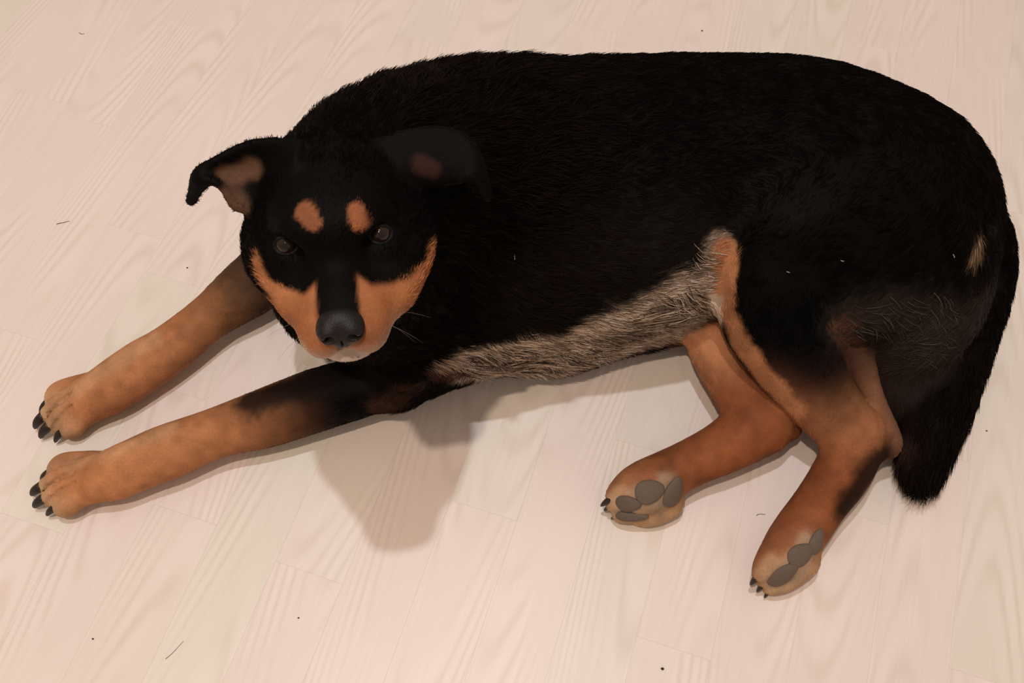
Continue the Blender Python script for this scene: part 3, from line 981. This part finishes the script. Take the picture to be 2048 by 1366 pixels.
# ---------------- pads on the hind soles
pad_mat = simple_mat('grey_paw_pad', (0.150, 0.110, 0.082), 0.68, 0.3, 0.45, 900.0, 0.6)
PADS = [((1300, 983), (1325, 975), 31, 21), ((1257, 1008), (1285, 1006), 29, 16), ((1264, 1033), (1300, 1030), 34, 11), ((1347, 984), (1353, 955), 34, 19),
        ((1602, 1109), (1625, 1092), 30, 19), ((1566, 1149), (1595, 1125), 38, 17), ((1633, 1083), (1641, 1063), 28, 14)]
PAD_PTS = []
for (c, e_, la, lb) in PADS:
    h, n = hit(*c)
    if h is None: continue
    h2, _ = hit(*e_)
    dirp = P(e_[0], e_[1], h[2]) - h if h2 is None else h2 - h
    x, y, z = frame(n, dirp)
    # turn the pad a little towards the sole side
    ra, rb = R(la, h), R(lb, h) * 1.15
    V = SV * np.array([ra, rb, 0.0040])
    V[:, 2] *= np.where(V[:, 2] > 0, 1.0, 1.0)
    k = 1 - 0.25 * (V[:, 0] / ra)                   # a drop shape
    V[:, 1] *= k
    po = mesh_obj('paw_pad', V, SF, pad_mat, dog)
    cc = h - z * 0.0002
    po.matrix_world = Matrix(((x[0], y[0], z[0], cc[0]), (x[1], y[1], z[1], cc[1]), (x[2], y[2], z[2], cc[2]), (0, 0, 0, 1)))
    po['label'] = 'grey leathery sole pad'
    PAD_PTS.append((cc, x, y, z, ra, rb))

# ---------------- fur
hair_mat, N_, L_, B_ = mat_new('dog_hair')
B_.inputs['Roughness'].default_value = 0.55
B_.inputs['Specular IOR Level'].default_value = 0.03
va = N_.new('ShaderNodeAttribute'); va.attribute_name = 'coat'
L_.new(va.outputs['Color'], B_.inputs['Base Color'])

def build_fur(total):
    quad_len = HL[QB].mean(1)
    dens = FA * np.clip(0.010 / np.maximum(quad_len, 0.003), 0.6, 1.8)
    cz = VB[QB][:, :, 2].mean(1)
    dens[cz < 0.004] *= 0.05
    # keep eyes, nose and pads bare
    cen = VB[QB].mean(1)
    for sd in (1, -1):
        dens[np.linalg.norm(cen - Hd(sd * 0.0425, 0.0115, 0.0145), axis=1) < 0.0125 * HS] = 0
    d_n = np.linalg.norm((cen - Hd(0, 0.098, -0.004)) @ np.array([HR, HF, HU]).T / (np.array([0.023, 0.022, 0.019]) * HS), axis=1)
    dens[d_n < 1] = 0
    for (c, x, y, z, ra, rb) in PAD_PTS:
        q = cen - c
        dens[(((q @ x) / ra) ** 2 + ((q @ y) / rb) ** 2 < 0.9) & (np.abs(q @ z) < 0.01)] = 0
    p = dens / dens.sum()
    fi = rng.choice(len(QB), total, p=p)
    u, v = rng.random(total)[:, None], rng.random(total)[:, None]
    w = [(1 - u) * (1 - v), u * (1 - v), u * v, (1 - u) * v]
    def lerp(A):
        A = A if A.ndim > 1 else A[:, None]
        return sum(w[k] * A[QB[fi, k]] for k in range(4))
    root = lerp(VB); n = lerp(VN); n /= np.linalg.norm(n, axis=1)[:, None]
    col = lerp(COL); L = lerp(HL)[:, 0]; lift = lerp(LIFT)[:, 0]; fl = lerp(FLOW)
    fl = fl - n * (fl * n).sum(1)[:, None]
    fl /= np.linalg.norm(fl, axis=1)[:, None] + 1e-9
    side = np.cross(n, fl)
    # locks: neighbours lean the same way
    a = (lattice_noise(root, 55, 3) - 0.5) * 1.3 + (lattice_noise(root, 150, 4) - 0.5) * 0.9 + rng.normal(0, 0.16, total)
    t = fl * np.cos(a)[:, None] + side * np.sin(a)[:, None]
    lf = lift * (0.6 + 0.8 * lattice_noise(root, 90, 5)) + rng.normal(0, 0.05, total)
    lf = np.clip(lf, 0.05, 1.2)
    L = L * (0.7 + 0.45 * rng.random(total)) * (0.75 + 0.5 * lattice_noise(root, 70, 6))
    d0 = t * np.cos(lf)[:, None] + n * np.sin(lf)[:, None]
    npt = 4
    pts = np.zeros((total, npt, 3))
    for k in range(npt):
        s = k / (npt - 1)
        bend = (0.10 + 0.25 * lift) * s * s
        pts[:, k] = root - n * 0.0006 + d0 * (L * s)[:, None] - n * (L * bend * np.sin(lf) * 1.2)[:, None] + np.array([0, 0, -0.10]) * (L * s * s)[:, None]
    pts[:, :, 2] = np.maximum(pts[:, :, 2], 0.0010 + 0.002 * rng.random(total)[:, None])
    # colour
    lum = col.sum(1)
    f = np.exp(rng.normal(0, 0.22, total))
    pale = (lum > 0.12)
    col = col * np.where(pale, np.exp(rng.normal(0, 0.18, total)), f)[:, None]
    g = (np.abs(col[:, 0] / (col[:, 1] + 1e-6) - 1.33) < 0.25) & (lum > 0.10) & (L > 0.008)     # grizzled belly
    col[g] *= np.exp(rng.normal(0.0, 0.55, g.sum()))[:, None]
    ruff = (lum < 0.03) & (L > 0.0125)
    br = ruff & (rng.random(total) < 0.45)
    col[br] = np.array([0.0085, 0.0045, 0.003])
    col = np.clip(col, 0.0004, 0.75)
    return pts, col, L

def curves_object(name, pts, col, r0, r1, mat, parent):
    n, m = pts.shape[:2]
    cv = bpy.data.hair_curves.new(name)
    cv.add_curves([m] * n)
    cv.position_data.foreach_set('vector', pts.reshape(-1, 3).ravel().astype(np.float32))
    prof = np.linspace(0, 1, m) ** 1.5
    rad = r0[:, None] * (1 - prof)[None] + r1[:, None] * prof[None]
    at = cv.attributes.get('radius') or cv.attributes.new('radius', 'FLOAT', 'POINT')
    at.data.foreach_set('value', rad.ravel().astype(np.float32))
    ac = cv.attributes.new('coat', 'FLOAT_COLOR', 'CURVE')
    ac.data.foreach_set('color', np.concatenate([col, np.ones((n, 1))], 1).ravel().astype(np.float32))
    cv.materials.append(mat)
    o = bpy.data.objects.new(name, cv)
    scene.collection.objects.link(o); o.parent = parent
    return o

pts, col, L = build_fur(60000 if PREVIEW else 330000)
fur = curves_object('fur', pts, col, np.clip(0.00020 + L * 0.006, 0.0002, 0.00036), np.full(len(L), 0.00007), hair_mat, dog)
fur['kind'] = 'stuff'
def guard_hairs(total, poly, rad, length, colour, flow):
    """long loose strands over the grizzled parts"""
    m = stroke(poly, rad, 0.3)
    w = m[QB].mean(1) * FA
    fi = rng.choice(len(QB), total, p=w / w.sum())
    root = VB[QB[fi]].mean(1) + rng.normal(0, 0.0008, (total, 3)); n = VN[QB[fi, 0]]
    t = np.tile(nrm(flow), (total, 1)); t = t - n * (t * n).sum(1)[:, None]; t /= np.linalg.norm(t, axis=1)[:, None]
    sd_ = np.cross(n, t)
    a = (lattice_noise(root, 38, 21) - 0.5) * 1.5 + rng.normal(0, 0.12, total)
    L_ = length * rng.uniform(0.6, 1.2, total)
    curl = (lattice_noise(root, 60, 22) - 0.5) * 1.6
    k_ = 6; out = np.zeros((total, k_, 3)); p = root.copy(); out[:, 0] = p
    for i in range(1, k_):
        ang = a + curl * (i / (k_ - 1))
        d = t * np.cos(ang)[:, None] + sd_ * np.sin(ang)[:, None] + n * (0.25 - 0.30 * i / k_)
        p = p + d * (L_ / (k_ - 1))[:, None]; out[:, i] = p
    out[:, :, 2] = np.maximum(out[:, :, 2], 0.0012)
    c = np.array(colour)[None] * np.exp(rng.normal(0, 0.45, total))[:, None]
    return out, np.clip(c, 0.001, 0.8)
for (nn, poly, rad, ln_, cc_, fl_) in (
        (1300, [(980, 728), (1060, 720), (1130, 706), (1210, 676), (1300, 648), (1350, 620)], 0.026, 0.023, (0.36, 0.275, 0.21), (0.85, -0.35, -0.4)),
        (1100, [(980, 728), (1060, 720), (1130, 706), (1210, 676), (1300, 648), (1350, 620)], 0.028, 0.022, (0.05, 0.032, 0.022), (0.85, -0.35, -0.4)),
        (110, [(1400, 590), (1416, 550), (1428, 515)], 0.012, 0.014, (0.30, 0.23, 0.18), (-0.7, 0.3, 0.3)),
        (170, [(1720, 650), (1790, 635), (1850, 645), (1840, 700)], 0.026, 0.020, (0.050, 0.040, 0.033), (0.8, -0.5, -0.3))):
    if PREVIEW: nn //= 4
    gp, gc = guard_hairs(nn, poly, rad, ln_, cc_, fl_)
    go = curves_object('long_hair', gp, gc, np.full(len(gc), 0.00032), np.full(len(gc), 0.00010), hair_mat, dog)
    go['kind'] = 'stuff' 
fur['label'] = 'short glossy black and tan coat, longer at the neck, belly and tail'

# ---------------- whiskers
wh_mat = simple_mat('whisker', (0.20, 0.16, 0.13), 0.4, 0.4, 0.2, 500.0)
def tube(name, pts, r0, r1, mat, parent=None, n=5):
    pts = np.asarray(pts); V, F = [], []
    for i, p in enumerate(pts):
        t = nrm(pts[min(i + 1, len(pts) - 1)] - pts[max(i - 1, 0)])
        x, y, z = frame(t, (0.3, 0.2, 1.0))
        r = r0 + (r1 - r0) * i / (len(pts) - 1)
        for j in range(n):
            a = 2 * math.pi * j / n
            V.append(p + (x * math.cos(a) + y * math.sin(a)) * r)
    for i in range(len(pts) - 1):
        for j in range(n):
            F.append((i * n + j, i * n + (j + 1) % n, (i + 1) * n + (j + 1) % n, (i + 1) * n + j))
    F.append(tuple(range(n))[::-1]); F.append(tuple((len(pts) - 1) * n + j for j in range(n)))
    return mesh_obj(name, V, F, mat, parent)
for sd in (1, -1):
    for (f0, u0, df, du, ln_) in ((0.078, -0.034, 0.2, -0.5, 0.045), (0.066, -0.030, -0.1, -0.3, 0.055), (0.070, -0.042, 0.1, -0.9, 0.040)):
        ln_ = ln_ * 0.6; a = Hd(sd * 0.036, f0, u0); d = nrm(HR * sd + HF * df + HU * du)
        pts_ = [a + d * ln_ * t - Z_ * 0.012 * t * t for t in np.linspace(0, 1, 6)]
        tube('whisker', pts_, 0.00012, 0.00004, wh_mat, dog)

# ================================================================== bits on the floor and on the coat
bit_mat = simple_mat('dark_crumb', (0.060, 0.038, 0.028), 0.8, 0.2, 0.5, 1500.0)
lint_mat = simple_mat('white_lint', (0.40, 0.38, 0.36), 0.8, 0.2, 0.3, 1500.0)

def thing(o, label, cat, group):
    o['label'] = label; o['category'] = cat; o['group'] = group
    return o

def floor_hair(px_pts, r, label):
    pts_ = catmull([P(x, y, r + 0.0004) for (x, y) in px_pts], 5)
    return thing(tube('loose_hair', pts_, r, r * 0.6, bit_mat), label, 'hair', 'loose hairs on the floor')
floor_hair([(113, 448), (126, 445), (139, 442)], 0.00035, 'straight dark hair on the floor left of the raised ear')
floor_hair([(331, 1318), (345, 1306), (357, 1293), (367, 1282)], 0.00022, 'fine curved hair on the floor near the lower left corner')
floor_hair([(158, 65), (163, 68), (169, 67)], 0.00035, 'short bent hair on the floor near the top left corner')
floor_hair([(1513, 1031), (1519, 1028), (1531, 1029)], 0.00030, 'short bent hair on the floor between the two hind paws')

def crumb(px, py, size, label):
    r = np.random.default_rng(px)
    V, F = uv_sphere(7, 5)
    V = V * (1 + r.uniform(-0.3, 0.3, (len(V), 1))) * np.array([size, size * 0.7, size * 0.5])
    c = P(px, py, 0); c[2] = -V[:, 2].min() + 0.0001
    o = mesh_obj('crumb', V, F, bit_mat); o.location = c
    return thing(o, label, 'crumb', 'crumbs on the floor')
crumb(375, 536, 0.0011, 'tiny dark crumb on the floor beside the far foreleg, below the folded ear')
crumb(1325, 1338, 0.0017, 'small dark crumb on the floor near the bottom edge')
crumb(1404, 62, 0.0012, 'tiny dark crumb on the floor above the middle of the back')
crumb(1973, 862, 0.0010, 'tiny crumb on the floor to the right of the tail')
crumb(186, 1278, 0.0010, 'tiny crumb on the floor below the near front paw')
crumb(597, 1236, 0.0010, 'tiny crumb on the floor below the shadow of the head')

def lint(px, py, d, label):
    h, n = hit(px, py)
    if h is None: return
    h2 = P(px + d[0], py + d[1], h[2])
    t = nrm(h2 - h) * np.linalg.norm(h2 - h)
    pts_ = [h + n * 0.0022 + t * (a - 0.5) + n * 0.001 * math.sin(3 * a) for a in np.linspace(0, 1, 5)]
    thing(tube('lint', pts_, 0.0004, 0.0003, lint_mat), label, 'lint', 'bits of lint on the coat')
lint(1904, 510, (3, 8), 'larger white bit of lint on the black rump near the tail')
lint(1683, 519, (6, 1), 'tiny white bit of lint in the middle of the black thigh')
lint(1575, 543, (6, 2), 'tiny white bit of lint at the front of the black thigh')
lint(1027, 511, (1, 12), 'thin white bit of lint on the black shoulder')
